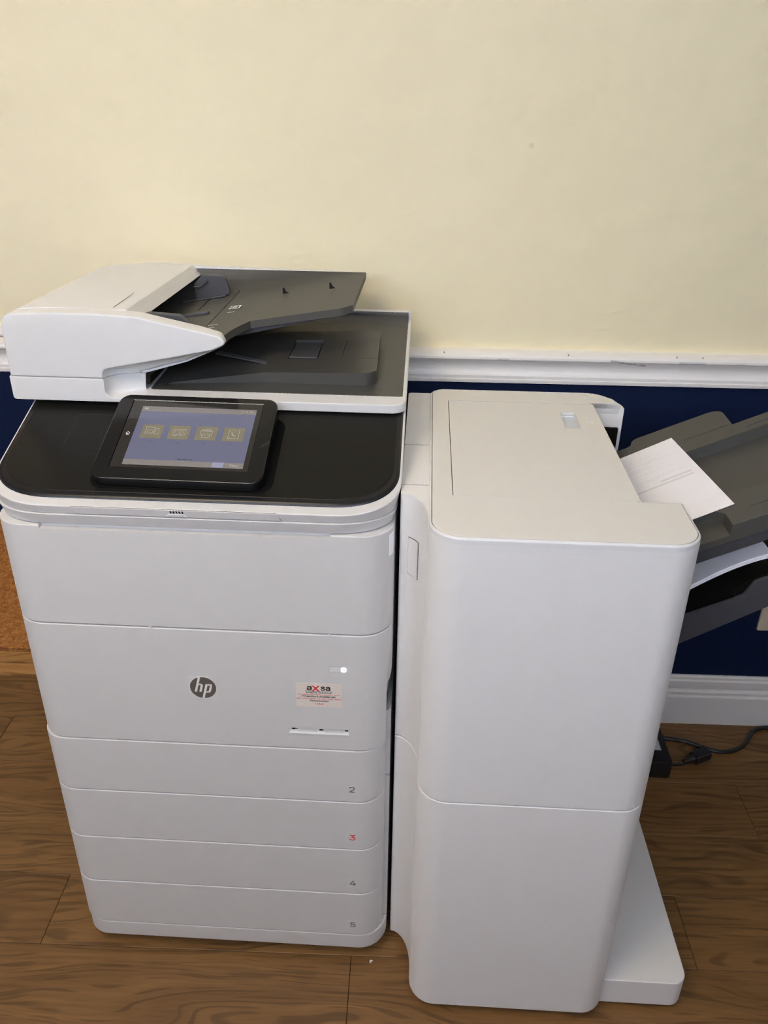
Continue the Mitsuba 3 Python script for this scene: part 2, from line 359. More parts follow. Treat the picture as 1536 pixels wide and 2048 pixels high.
# ---------------------------------------------------------------- the printer
PR = thing('multifunction_printer', 'white floor standing multifunction office printer with black touchscreen deck and four paper drawers', 'printer')
def pp(part, mesh, mat, smooth=28, label=None): return add(PR + '__' + part, mesh, mat, smooth, label)
pp('frame', bx(.01, .540, .055, .60, .05, .96), 'dark_core', False)
for cx in (.05, .50):
    for cy in (.08, .55): pp('caster', mapped(trimesh.creation.cylinder(.016, .022, sections=20), (cx, cy, .016), Y_, Z_, X_), 'black')
foot = lambda x1=.5655, y1=.44, r=.043: fillet([(-.02, 0, r), (x1, 0, r), (x1, y1, .004), (-.02, y1, .004)])
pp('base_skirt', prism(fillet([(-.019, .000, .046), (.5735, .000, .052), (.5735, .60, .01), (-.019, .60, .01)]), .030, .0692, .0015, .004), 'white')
zs = [.5426, .4238, .3064, .188, .0702]
front = lambda z: None
def on_front(shape, h=.0006, y=0.0, z0=0):            # flat shape given in (x, z) laid on the front
    return mapped(shp(shape, h), (0, y - z0, 0), X_, Z_, -Y_)
def text_on_front(s, cx, cz, h, mat_depth=.0005, bold=False, sx=1.0, y=0.0):
    m = meshkit.text_mesh(s, h, mat_depth, bold); lo, hi = m.bounds
    m.apply_translation((-(lo[0]+hi[0])/2, -(lo[1]+hi[1])/2, 0)); m.apply_scale((sx, 1, 1))
    return mapped(m, (cx, y, cz), X_, Z_, -Y_)
for i in range(4):
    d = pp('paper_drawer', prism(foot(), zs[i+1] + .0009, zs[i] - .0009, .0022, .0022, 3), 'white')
    cz = (.4553, .3381, .2183, .1007)[i]
    add(d + '__number_label', on_front(sbox(.4985, cz-.0125, .5245, cz+.0125), .0003), 'film', False)
    add(d + '__numeral', text_on_front('2345'[i], .5115, cz, .0128, .0007, False, 1.25, 0.0), 'ink_red' if i == 1 else 'ink_grey', False, 'red numeral 3' if i == 1 else 'grey numeral ' + '2345'[i])
pp('side_panel', bx(.50, .5738, .048, .60, .072, .4425, .002), 'white')
pp('side_panel', xz_prism(np.array([[.50, .4465], [.5738, .4465], [.5738, .598], [.5665, .590], [.50, .590]]), .048, .60, .0015), 'white')
for z_ in (.690, .918): pp('side_catch', bx(-.0290, -.0180, .105, .135, z_ - .012, z_ + .012, .002), 'white2')
pp('side_panel', bx(-.018, .05, .048, .60, .072, .95, .002), 'white')
# front door with stickers and the power button
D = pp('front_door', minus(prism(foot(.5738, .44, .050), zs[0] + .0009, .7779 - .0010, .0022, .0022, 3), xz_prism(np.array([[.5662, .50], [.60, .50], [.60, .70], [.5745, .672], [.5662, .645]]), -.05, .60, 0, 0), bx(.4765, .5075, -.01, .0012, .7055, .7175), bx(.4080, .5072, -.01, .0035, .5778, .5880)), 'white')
add(D + '__power_button', on_front(Polygon(rrect(.4772, .7062, .5068, .7168, .0012)), .0008, .0012), 'white2')
disc = Point(.4995, .7113).buffer(.0046, 24)
pm = on_front(disc, .0008, .0004)
scene[D + '__power_light'] = {**mikit.ply(pm, 'mat_pale', False), 'emitter': {'type': 'area', 'radiance': {'type': 'rgb', 'value': [.95, .97, 1.0]}}}
labels[D + '__power_light'] = {'label': 'round white lit power button light'}
arc = Point(.4995, .7111).buffer(.0024).difference(Point(.4995, .7111).buffer(.0017)).difference(sbox(.4987, .7115, .5003, .72)).union(sbox(.4991, .7112, .4999, .7142))
add(D + '__power_symbol', on_front(arc, .0004, -.0004), 'line_pale', False)
add(D + '__slot_strip', on_front(sbox(.4085, .5782, .5068, .5876), .0006, .0035), 'white2', False)
add(D + '__slot_lip', bx(.4080, .5072, -.0016, .0034, .5766, .5784, .0006), 'white2')
for a, b, c, e in ((.4125, .4188, .5828, .5862), (.4580, .4645, .5822, .5852), (.5000, .5058, .5828, .5860), (.4200, .4222, .5832, .5848), (.4905, .4932, .5812, .5826)):
    add(D + '__latch_hole', on_front(sbox(a, c, b, e), .0006, .0030), 'ink_black', False)
for a, b in ((.4245, .4560), (.4660, .4985)):
    add(D + '__slot_cover', on_front(sbox(a, .5795, b, .5862), .0006, .0029), 'white', False)
# round emblem on its clear square
ez, ex0, er = .6643, .2729, .0212
add(D + '__emblem_film', on_front(affinity.rotate(sbox(ex0-.0235, ez-.0225, ex0+.0235, ez+.0225), 4), .0004), 'film', False)
add(D + '__emblem_ring', on_front(Point(ex0, ez).buffer(er*1.06, 40), .0007), 'print_white', False)
un = lambda pts: Polygon([(ex0 + er*(x + .255*y), ez + er*y) for x, y in pts])
h_ = un([(-.57, 1.1), (-.39, 1.1), (-.39, .36), (-.14, .36), (-.04, .22), (-.04, -.43), (-.22, -.43), (-.22, .22), (-.39, .22), (-.39, -.43), (-.57, -.43)])
p_o = un([(.12, -1.1), (.30, -1.1), (.30, -.47), (.56, -.47), (.66, -.34), (.66, .24), (.57, .36), (.12, .36)])
p_i = un([(.30, -.33), (.48, -.33), (.49, .22), (.30, .22)])
lett = unary_union([h_, p_o.difference(p_i)])
circ = Point(ex0, ez).buffer(er, 48)
add(D + '__emblem_disc', on_front(circ.difference(lett), .0011), 'emblem', False, 'round dark emblem with slanted letters hp')
# service sticker
sx0, sx1, sz0, sz1 = .4225, .4960, .6345, .6830
add(D + '__service_sticker', on_front(Polygon(rrect(sx0, sz0, sx1, sz1, .0012)), .0004), 'sticker', False, 'cream service sticker reading axsa imaging solutions')
def stick(s, cx, cz, h, mat, bold=False, sx=1.0, part='sticker_text'):
    add(D + '__' + part, text_on_front(s, cx, cz, h, .0003, bold, sx, -.0004), mat, False)
smx = (sx0 + sx1)/2
stick('a', .4443, .6729, .0098, 'ink_black', True, 1.2); stick('X', .4546, .6724, .0108, 'ink_red', True, 1.35); stick('sa', .4702, .6729, .0098, 'ink_black', True, 1.15)
add(D + '__sticker_line', on_front(sbox(.4375, .66660, .4812, .66720), .0003, -.0004), 'ink_black', False)
stick('imaging solutions', smx, .6637, .0030, 'ink_black', False, 1.22)
add(D + '__sticker_line', on_front(sbox(.4255, .65960, .4935, .66010), .0003, -.0004), 'ink_red', False)
stick('For Service & Supplies Call:', smx, .6559, .0031, 'ink_black', True)
stick('407-679-6393 • 1-800-564-2972', smx, .6515, .0030, 'ink_red', False, .98)
stick('www.axsa.com', smx, .6471, .0031, 'ink_black', True)
stick('A 4848', smx, .6414, .0029, 'ink_red')
# upper door with its finger gap along the top edge
U_ = prism(foot(.5738, .44, .050), .7779 + .0010, .9518, .0022, .0022, 3)
grip = mapped(trimesh.creation.extrude_polygon(Polygon([(.052, .97), (.057, .9465), (.482, .9465), (.488, .97)]), .03, engine='earcut'), (0, .028, 0), X_, Z_, -Y_)
pp('upper_door', minus(U_, grip), 'white')
pp('grip_ledge', bx(.050, .490, .010, .03, .9440, .9500), 'white')
for x in (.2009, .4786): pp('hinge_nub', bx(x-.0016, x+.0016, -.0012, .002, .7765, .7792, .0005), 'white2')
def patch(fn, u0, u1, z0, z1, off, n=10, th=.0006):   # thin plate lying on a curved upright surface fn(u) -> (x, y), normal
    P, N = [], []
    for u in np.linspace(u0, u1, n):
        a, b = np.array(fn(u)), np.array(fn(u+1e-4)); t = (b-a)/np.linalg.norm(b-a); P.append(a); N.append((t[1], -t[0]))
    P, N = np.array(P), np.array(N); o = P + N*off; i_ = P + N*(off-th)
    lo = np.vstack([o, i_[::-1]])
    return rings_mesh([np.column_stack([lo, np.full(len(lo), z)]) for z in (z0, z1)], lo)
dcor = lambda u: (.5238 + .050*math.sin(u), .050 - .050*math.cos(u))
pp('door_pad', patch(dcor, 1.02, 1.30, .908, .9435, .0006), 'pale', label='pale upright pad at the right edge of the upper door')
# silver-white band and black deck
bo = lambda x0, x1, y0, y1: fillet([(x0, y0, .075, .10), (x1, y0, .10, .075), (x1, y1, .002), (x0, y1, .002)], 16)
def bo2(x0, x1, y0, y1): return fillet([(x0, y0, .075, .10), (x1, y0, .10, .075), (x1, y1), (x0, y1)], 18)
SL = .325
slope = lambda x, y: SL*y
def flare(lo, hi, z0, z1, top=None, bev=.0012):
    lo, hi = ccw(lo), ccw(hi); g = (lambda q: SL*q[:, 1]) if top else (lambda q: np.zeros(len(q)))
    rr = [np.column_stack([inset(lo, .0012), np.full(len(lo), z0)]), np.column_stack([lo, np.full(len(lo), z0 + .0012)])]
    for k in range(4):
        t = k/3*math.pi/2; q = inset(hi, bev*(1-math.cos(t))); rr.append(np.column_stack([q, z1 - bev + bev*math.sin(t) + g(q)]))
    return rings_mesh(rr, hi)
pp('band', flare(bo2(-.0215, .5735, .0025, .235), bo2(-.0245, .5765, -.0025, .235), .9535, .9722), 'white')
pp('band', flare(bo2(-.0225, .5755, -.0005, .235), bo2(-.0262, .5820, -.0040, .235), .9728, .9886, True, .0020), 'white')
BK = pp('deck', prism(bo2(-.0235, .5788, .0105, .235), .985, .9925, .0060, .0, 4, slope, True), 'black_lip', 20, 'glossy black rim of the sloping deck')
add(BK + '__plateau', prism(bo2(-.0135, .5695, .0200, .234), .986, .9934, .0006, .0, 1, slope, True), 'black', 20, 'matt black sloping deck surface')
pp('rear_body', bx(-.02, .5735, .235, .63, .60, 1.0665, .004), 'white')
# band flap with its vents
FO = np.array([0, -.0006, .9738]); FU = np.array([0, -.0034, .0140]); FU = FU/np.linalg.norm(FU); FN_ = np.cross(X_, FU)
onB = lambda m, h=0.0: mapped(m, FO + FN_*h, X_, FU, FN_)             # on the flared face of the band, second axis up along it
F = pp('usb_flap', onB(prism(np.array([[.1158, .0004], [.4132, .0004], [.4062, .0132], [.1110, .0132]]), -.002, .0013, .0007, 0)), 'white')
pp('flap_gap', onB(shp(Polygon([(.1149, .0004), (.4142, .0004), (.4070, .0138), (.1101, .0138)]), .0004), -.0002), 'grey_seam', False)
add(F + '__finger_grip', onB(prism(np.array([[.2475, .0022], [.2785, .0022], [.2735, .0068], [.2525, .0068]]), 0, .0022, .0006, 0)), 'white2')
for i in range(5):
    x = .2545 + i*.0042
    add(F + '__vent', onB(shp(Polygon([(x, .0118), (x+.0024, .0118), (x+.0030, .0080), (x+.0006, .0080)]), .0004), .0013), 'ink_black', False)
# card reader outline on the deck
def deckframe(x0, y0): 
    n = np.array([0, -SL, 1.0])/math.hypot(1, SL); ey = np.array([0, 1.0, SL])/math.hypot(1, SL)
    return np.array([x0, y0, .9934 + SL*y0]), X_, ey, n
o = deckframe(.062, .105)
ring = Polygon(rrect(0, 0, .09, .083, .004)).buffer(.0006).difference(Polygon(rrect(0, 0, .09, .083, .004)).buffer(-.0006))
add(BK + '__card_reader_outline', mapped(shp(ring, .0003), *o), 'black_gloss', False)
ofs = deckframe(.125, .030)
add(BK + '__panel_well_shade', mapped(prism(rrect(0, -.003, .270, .165, .022), -.0005, .0012, .0008, 0), *ofs), 'dark_core')  # flat black plate painting the recess shadow around the panel
# control panel
ct, cr = .3916, -.0178
EX = np.array([math.cos(cr), math.sin(cr), 0]); N0 = np.array([-math.sin(cr), math.cos(cr), 0]); EY = N0*math.cos(ct) + Z_*math.sin(ct); EN = np.cross(EX, EY)
PO = np.array([.1733, .05, 1.03])
onp = lambda m, h=0.0: mapped(m, PO + EN*h, EX, EY, EN)
outl = fillet([(-.0435, -.0285, .020), (.2105, -.0285, .020), (.2005+.008, .1500, .018), (-.0405, .1500, .018)], 8)
gl = sbox(-.0183, -.0055, .1872, .1375)
C = pp('control_panel', onp(minus(prism(outl, -.019, .0012, .0028, .005, 3), bx(-.0183, .1872, -.0055, .1375, -.0006, .01))), 'black_gloss', 30, 'glossy black tilting touchscreen panel')
pp('panel_arm', bx(.20, .33, .075, .155, 1.005, 1.036, .004), 'black_soft')
add(C + '__panel_hump_shade', onp(prism(rrect(-.0405, -.0275, .2085, .147, .02), -.030, -.017, .002, .002)), 'dark_core')  # panel underside, enlarged in black to paint the shaded gap above the deck
add(C + '__glass', onp(prism(np.array([[-.0174, -.0047], [.1863, -.0047], [.1863, .1367], [-.0174, .1367]]), -.0008, .0004, .0003, 0)), 'glass_screen')
add(C + '__frame_line', onp(shp(sbox(-.0180, .1368, .1868, .1375), .0010), .0004), 'line_pale', False, 'bright line along the top of the screen glass')
def disp(x0, y0, x1, y1, part, mat, h=.0006, col=None, label=None):
    m = onp(shp(sbox(x0, y0, x1, y1), .0002), h)
    key = add(C + '__' + part, m, mat, False, label)
    if col: scene[key]['emitter'] = {'type': 'area', 'radiance': {'type': 'rgb', 'value': col}}
    return key
disp(0, .0112, .1785, .1130, 'display', 'glass_screen', .0006, [.105, .110, .180], 'bluish lit home screen')
disp(0, .1130, .1785, .1240, 'display_header', 'screen_bar', .0006, [.035, .034, .036])
disp(0, .0004, .1785, .0112, 'display_footer', 'screen_bar', .0006, [.05, .045, .047])
disp(.1325, .0010, .1492, .0108, 'footer_button', 'screen_bar', .0009, [.12, .135, .26])
for i in range(3): disp(.0790 + i*.0083, .0140, .0850 + i*.0083, .0147, 'page_mark', 'ink_black', .0009)
def ptext(s, cx, cy, h, mat, bold=False):
    m = meshkit.text_mesh(s, h, .0002, bold); lo, hi = m.bounds; m.apply_translation((cx-(lo[0]+hi[0])/2, cy-(lo[1]+hi[1])/2, 0))
    add(C + '__screen_text', onp(m, .0009), mat, False)
frame = lambda x0, y0, x1, y1, t=.0005: sbox(x0, y0, x1, y1).difference(sbox(x0+t, y0+t, x1-t, y1-t))
for i, (nm, lb) in enumerate((('copy', 'Copy'), ('scan', 'Scan'), ('print', 'Print'), ('fax', 'Fax'))):
    x0 = .0116 + i*.04165; y0 = .0548
    disp(x0, y0, x0 + .0318, y0 + .0288, 'app_tile', 'tile', .0009, [.045, .040, .026])
    cx, cy = x0 + .0159, y0 + .0144
    if nm == 'copy': ic = unary_union([frame(cx-.010, cy-.006, cx+.004, cy+.009), frame(cx-.007, cy-.003, cx+.002, cy+.003), frame(cx+.005, cy-.006, cx+.011, cy+.006)])
    elif nm == 'scan': ic = unary_union([frame(cx-.010, cy-.007, cx+.010, cy+.007), frame(cx-.007, cy-.0045, cx+.001, cy+.0045), frame(cx+.003, cy-.0045, cx+.007, cy+.0045)])
    elif nm == 'print': ic = unary_union([frame(cx-.009, cy-.004, cx+.009, cy+.005), frame(cx-.006, cy-.009, cx+.006, cy-.001), frame(cx-.006, cy+.005, cx+.006, cy+.009)])
    else: ic = unary_union([frame(cx-.008, cy-.0095, cx+.008, cy+.0095), LineString([(cx-.003, cy+.004), (cx-.002, cy-.001), (cx+.003, cy-.004)]).buffer(.0006)])
    add(C + '__app_icon', onp(shp(ic, .0002), .0012), 'line_pale', False)
    ptext(lb, cx, .0490, .0030, 'ink_dim')
ptext('hp', .0070, .1186, .0040, 'line_pale', True)
ptext('Copy', .1648, .0055, .0040, 'line_pale'); ptext('1', .1408, .0058, .0034, 'ink_dim'); ptext('10:55 AM', .1640, .1185, .0030, 'line_pale')
hm = Polygon([(-.0115, .0645), (-.0082, .0680), (-.0049, .0645), (-.0058, .0645), (-.0058, .0608), (-.0106, .0608), (-.0106, .0645)])
add(C + '__home_symbol', onp(shp(hm.difference(hm.buffer(-.0008)).union(sbox(-.0092, .0608, -.0072, .0632)), .0003), .0005), 'print_white', False)
add(C + '__finger_notch', onp(shp(Polygon([(.1945, .0425), (.1985, .0490), (.2065, .0570), (.2095, .0585), (.2100, .0555), (.2050, .0490)]), .0004), .0011), 'ink_black', False)

# scanner and document feeder
SF = .20
S_rot = lambda y: .03*(y - .21)
slab = fillet([(.140, .2020), (.5820, .2020, .024), (.5795, .662, .012), (-.049, .662, .01), (-.049, .2360, .01), (.140, .2360)], 8)
SC = pp('scanner_base', prism(slab, 1.0630, 1.0778, .0022, .002, 3, lambda x, y: .05*(y-.2)), 'white2')
def loft(front_pts, back_pts, y0, y1, more=None):     # matching outlines in x-z joined along y
    rings = [np.column_stack([front_pts[:, 0], np.full(len(front_pts), y0), front_pts[:, 1]])]
    for q, y in (more or []): rings.append(np.column_stack([q[:, 0], np.full(len(q), y), q[:, 1]]))
    rings.append(np.column_stack([back_pts[:, 0], np.full(len(back_pts), y1), back_pts[:, 1]]))
    return rings_mesh(rings, front_pts)
def dense(pts, seg=.004):
    pts = np.asarray(pts, float); out = []
    n = max(len(pts), 2)
    d = np.concatenate([[0], np.cumsum(np.linalg.norm(np.diff(pts, axis=0), axis=1))])
    return pts
# lower fascia strip under the seam line, cut away to the right
of = fillet([(-.0485, 1.1073), (-.0485, 1.0690, .006), (.1450, 1.0690, .001), (.1450, 1.0772, .001), (.1036, 1.0772, .012), (.1034, 1.1073)], 6)
ob = fillet([(-.0485, 1.1073), (-.0485, 1.0690, .006), (.1700, 1.0690, .001), (.1690, 1.0772, .001), (.1570, 1.0775, .006), (.1600, 1.1073)], 6)
def rings_inset(a, b, y0, y1, bev=.002):
    ai = inset(ccw(a), bev); a2 = ccw(a); b2 = ccw(b)
    mids = [(inset(a2, bev*.3), y0 + bev*.3), (a2, y0 + bev)]
    for t in (.2, .4, .6, .8):
        e = 1 - math.cos(t*math.pi/2)
        mids.append((a2*(1-e) + b2*e, y0 + bev + (y1 - y0 - bev)*math.sin(t*math.pi/2)))
    return loft(ai, b2, y0, y1, mids)
pp('scanner_fascia', rings_inset(of, ob, SF, .236), 'white2', 40)
arcTL = fillet([(-.0465, 1.1078), (.1034, 1.1078), (.1034, 1.1215, .010), (.1286, 1.1271, .012), (.2130, 1.1437, .05), (.2806, 1.1581, .02), (.3050, 1.1690, .006), (.2950, 1.1808, .01), (.2582, 1.1892, .03), (.2090, 1.1991, .05), (.1650, 1.2085, .09), (.1000, 1.2113, .05), (.0300, 1.2113, .03), (-.0460, 1.2070, .022)], 8)
arcIn = fillet([(-.0465, 1.1078), (.1610, 1.1078), (.1625, 1.1090, .003), (.1745, 1.1120, .012), (.2300, 1.1285, .05), (.2690, 1.1455, .02), (.2900, 1.1555, .006), (.2890, 1.1765, .01), (.2582, 1.1860, .03), (.2090, 1.1965, .05), (.1650, 1.2060, .09), (.1000, 1.2090, .05), (.0300, 1.2090, .03), (-.0460, 1.2050, .022)], 8)
DF = pp('feeder_front', rings_inset(arcTL, arcIn, SF, .236, .0035), 'white2', 40, 'white front cheek of the document feeder with a pointed nose')
cov = fillet([(-.0465, 1.1078), (-.0460, 1.2070, .022), (.0300, 1.2112, .03), (.1420, 1.2095), (.1580, 1.1920), (.0750, 1.1900), (.0600, 1.1078)], 8)
cov = ccw(cov); rings_ = []
for y in [.234, .300, .450, .5850] + [.5850 + .0475*math.sin(t) for t in np.linspace(.12, math.pi/2, 12)]:
    sh_ = .048 - math.sqrt(max(0, .048**2 - max(0, y - .5850)**2)) if y > .585 else 0
    q = cov.copy(); q[:, 0] += sh_*np.clip((.10 - q[:, 0])/.1465, 0, 1); q[:, 1] -= np.where(q[:, 1] > 1.15, (y - .234)*.022, 0)
    rings_.append(np.column_stack([q[:, 0], np.full(len(q), y), q[:, 1]]))
pp('feeder_cover', rings_mesh(rings_, cov), 'white2', 30)
pp('feeder_cover_seam', mapped(shp(LineString([(.118, .245), (.118, .345)]).buffer(.0005), .0004), (0, 0, 1.2096), X_, Y_, Z_), 'grey_seam', False)
lin = np.array([[.0755, 1.1890], [.152, 1.1905], [.152, 1.1890], [.079, 1.1870], [.064, 1.1080], [.0605, 1.1080]])
pp('feeder_mouth_shade', xz_prism(lin, .238, .632, 0, 0), 'dark_core', False)  # black sheet added so the inside of the feeder mouth stays in shade
chs = np.array([[.058, 1.0890], [.1655, 1.0890], [.1672, 1.1040], [.1806, 1.1140], [.2350, 1.1300], [.2740, 1.1460], [.2895, 1.1550], [.2895, 1.1560], [.140, 1.1310], [.058, 1.1200]])
pp('feeder_chassis', xz_prism(chs, .236, .632, 0, 0), 'black', False)
ZT = lambda x: 1.170 + .165*(x - .291)
# document input tray: sloping sheet with a coved rear edge, a front wing and a cut-back front edge
xs = np.unique(np.concatenate([np.linspace(.066, .290, 24), np.linspace(.2915, .318, 10), np.linspace(.33, .468, 14), np.linspace(.472, .4875, 6)]))
def y_front(x):
    if x <= .2915: return .2355
    if x < .318: t = (x - .2915)/.0265; return .2355 + .0845*(t**.55)
    if x < .470: return .320
    return .320 + (x - .470)*.75
tt = np.concatenate([np.linspace(0, .70, 10), np.linspace(.74, 1, 14)])
top_, bot_ = [], []
for x in xs:
    y0 = y_front(x); row, rb = [], []
    for t in tt:
        y = y0 + (.632 - y0)*t; z = ZT(x) - .0085*max(0, (x-.14)/.346)*(y-.32)/.3; rise = max(0, 1.1945 - z)
        q = np.clip((y - .572)/.058, 0, 1); z2 = z + rise*(1 - math.sqrt(max(0, 1 - q*q)))
        row.append((x, y, z2)); rb.append((x, y, min(z - .0125, z2 - .004)))
    top_.append(row); bot_.append(rb)
def sheet(top, bot):
    a, b = np.array(top), np.array(bot); n, m = a.shape[:2]; N = n*m
    i = np.arange(N).reshape(n, m); q = lambda p, r, s, t: [np.stack([p, r, s], -1).reshape(-1, 3), np.stack([p, s, t], -1).reshape(-1, 3)]
    f = q(i[:-1, :-1], i[1:, :-1], i[1:, 1:], i[:-1, 1:]) + q(i[:-1, :-1]+N, i[:-1, 1:]+N, i[1:, 1:]+N, i[1:, :-1]+N)
    for e in (i[0, :], i[-1, ::-1], i[::-1, 0], i[:, -1]):
        f += [np.stack([e[:-1], e[1:], e[1:]+N], 1), np.stack([e[:-1], e[1:]+N, e[:-1]+N], 1)]
    mm = trimesh.Trimesh(np.vstack([a.reshape(-1, 3), b.reshape(-1, 3)]), np.vstack(f), process=False)
    mm.fix_normals(); return mm
IT = pp('input_tray', sheet(top_, bot_), 'tray_grey', 25, 'dark grey sloping document input tray')
low = np.array([[.262, 1.1420], [.300, 1.1478], [.4785, 1.1885], [.4785, 1.1892], [.262, 1.1520]])
add(IT + '__under_shell', xz_prism(low, .327, .60, .0008, 0), 'slate')
rim = np.array([[.250, 1.105], [.330, 1.145], [.4880, 1.187], [.4885, 1.1925], [.160, 1.1985], [.142, 1.2000], [.0500, 1.2019], [.0320, 1.1990], [.0320, 1.1000]])
add(PR + '__feeder_rear_rim', xz_prism(rim, .6325, .648, .002, .002), 'white2')
n_t = np.array([-.165, 0, 1.0])/math.hypot(1, .165); ex_t = np.array([1, 0, .165])/math.hypot(1, .165)
onT = lambda m, x, y, h=0.0: mapped(m, np.array([x, y, ZT(x)]) + n_t*h, ex_t, Y_, n_t)
for x, y in ((.3448, .503), (.4332, .4882)):
    fin = trimesh.creation.extrude_polygon(Polygon([(0, 0), (.011, 0), (.006, .004), (.003, .0105), (0, .0115)]), .003, engine='earcut')
    add(IT + '__stop_fin', mapped(fin, (x-.002, y+.0015, ZT(x)-.0006), ex_t, Z_, -Y_), 'black', False)
ico = unary_union([LineString([(0, 0), (.001, .020), (.018, .018), (.0175, -.004), (0, 0)]).buffer(.0009).difference(LineString([(0, 0), (.001, .020), (.018, .018), (.0175, -.004), (0, 0)]).buffer(-.1)), sbox(.004, .006, .013, .0125), LineString([(.0195, .017), (.019, -.004)]).buffer(.0006)])
add(IT + '__page_symbol', onT(shp(ico, .0003), .2562, .4355), 'print_white', False)
for x, y, w in ((.2590, .4055, .0145), (.2440, .326, .018), (.2470, .308, .013)):
    for k in range(5): add(IT + '__guide_print', onT(shp(sbox(k*w/5, 0, (k+.72)*w/5, .0035), .0003), x, y), 'line_pale', False)
for x in (.2597, .2652): add(IT + '__guide_print', onT(shp(sbox(0, 0, .0022, .004), .0003), x, .288), 'print_white', False)
add(IT + '__groove', onT(shp(LineString([(0, 0), (0, .305)]).buffer(.0005), .0003), .2418, .318), 'ink_black', False)
add(IT + '__guide_slot', onT(shp(LineString([(0, 0), (0, .092)]).buffer(.0009), .0003), .1920, .4655), 'ink_black', False)
arm = prism(fillet([(0, -.006, .005), (.082, -.006, .006), (.082, .006, .006), (0, .006, .005)], 5), 0, .004, .0012, 0)
add(IT + '__guide_rail', onT(arm, .142, .4255), 'charcoal2')
# the two width guides
gp = fillet([(.160, 1.1465), (.160, 1.1780, .003), (.178, 1.1965, .006), (.2200, 1.1950, .007), (.2285, 1.1640, .005), (.2210, 1.1555)], 6)
GR = pp('paper_guide', xz_prism(gp, .566, .574, .0016, 0), 'charcoal2', 28, 'rear width guide of the input tray')
add(GR + '__lever', tube([(.160, .561, 1.1740), (.172, .561, 1.1745), (.179, .561, 1.1795), (.187, .561, 1.1860)], .0018, 8), 'charcoal2')
add(GR + '__foot', onT(prism(rrect(0, -.012, .088, .012, .003), 0, .0025, .001, 0), .136, .566), 'charcoal2')
gp2 = fillet([(.150, 1.1470), (.150, 1.1930, .003), (.168, 1.1990, .006), (.2180, 1.1960, .007), (.2300, 1.1850, .006), (.2340, 1.1600)], 6)
pp('paper_guide', xz_prism(gp2, .262, .270, .0016, 0), 'charcoal2', 28, 'front width guide of the input tray')
# pan under the input tray
pan = fillet([(.1640, .2370, .006), (.5757, .2370, .003), (.5738, .650, .004), (.1665, .650, .004)], 4)
PN = pp('output_pan', prism(pan, 1.0760, 1.0783, .0004, 0, 1, lambda x, y: .05*(y-.2)), 'charcoal', 25, 'dark grey output tray beneath the document feeder')
prof = [(.600, 1.0970)] + [(.600 + .043*math.sin(t), 1.0988 + .0135*(1-math.cos(t))) for t in np.linspace(.1, math.pi/2, 9)] + [(.648, 1.1135), (.648, 1.0995)]
cove_ = np.array(prof); cr_ = [np.column_stack([np.full(len(cove_), x), cove_[:, 0], cove_[:, 1]]) for x in (.168, .5737)]
add(PN + '__rear_cove', rings_mesh(cr_, cove_), 'charcoal2', 30)
pp('scanner_rear_rim', prism(fillet([(.165, .6475), (.5797, .6475, .001), (.5797, .662, .008), (.165, .662)], 5), 1.0980, 1.1150, .0016, 0), 'white2')
hump_xz = fillet([(.185, 1.0880), (.200, 1.0905, .01), (.345, 1.1055, .06), (.530, 1.1105, .004), (.530, 1.0880)], 6)
hump_plan = fillet([(.180, .2620), (.340, .2790, .15), (.5305, .2760, .022), (.5255, .5000, .016), (.340, .490, .1), (.180, .450)], 8)
hx_ = xz_prism(hump_xz, .20, .60, 0, 0); v = hx_.vertices.copy(); v[:, 2] += .05*(v[:, 1] - .36) - .0015; hx_.vertices = v
hm_ = man(hx_) ^ man(prism(hump_plan, 1.05, 1.15, 0, 0))
zt = 1.1085
hump_cuts = (bx(.3735, .4255, .3440, .4420, zt-.0055, 1.13), bx(.4665, .5262, .3465, .3475, zt-.002, 1.13), bx(.4665, .4672, .3465, .4425, zt-.002, 1.13), bx(.4665, .5262, .4418, .4425, zt-.002, 1.13))
for b_ in hump_cuts: hm_ = hm_ - man(b_)
hump = unman(hm_)
HP = add(PN + '__sheet_ramp', hump, 'charcoal', 10, 'raised ramp in the middle of the output tray')
add(PN + '__sheet_flap', bx(.3755, .4235, .3500, .4390, zt-.005, zt-.0022, .0008), 'charcoal2')
tongue = np.array([[.2460, .350], [.3420, .318], [.3450, .3270], [.2500, .3640]])
pp('output_finger', mapped(minus(prism(tongue, 0, .003, .0008, 0), prism(inset(ccw(tongue), .0022), .0016, .01, 0, 0)), (0, 0, 1.1215), (1, 0, -.06), Y_, (.06, 0, 1)), 'charcoal2')

# ---------------------------------------------------------------- the finisher
FN = thing('paper_finisher', 'tall white finishing unit on the right of the printer with dark grey output trays', 'finisher')
def fp(part, mesh, mat, smooth=28, label=None): return add(FN + '__' + part, mesh, mat, smooth, label)
cove = lambda u: (.5812 + .0402*math.sin(u), -.0270 + .0750*math.cos(u))    # concave corner between printer and finisher
def fin_outline(d=0.0):
    c_ = [cove(u) for u in np.linspace(0, math.pi/2, 18)]
    rest = fillet([(.5812, .4850, .006), (.5812, .048), (.6214, -.0270), (.6218, -.0955, .046), (.9800, -.0955, .044), (.9800, .4850, .045)], 10)
    k = np.argmin(np.abs(rest - np.array([.5812, .048])).sum(1))
    return np.vstack([rest[:k], c_, rest[k+2:]])
outl = fin_outline()
SEAM = .5375
notch = bx(.9200, 1.1, .0300, .4300, .8800, 1.2)
UB = prism(outl, SEAM + .0009, 1.0000, .0002, .0022, 3)
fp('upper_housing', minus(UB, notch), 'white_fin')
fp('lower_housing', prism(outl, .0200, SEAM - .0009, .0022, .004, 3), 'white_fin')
fp('joint_core', prism(inset(ccw(outl), .006), SEAM - .003, SEAM + .003, 0, 0), 'grey_seam', False)
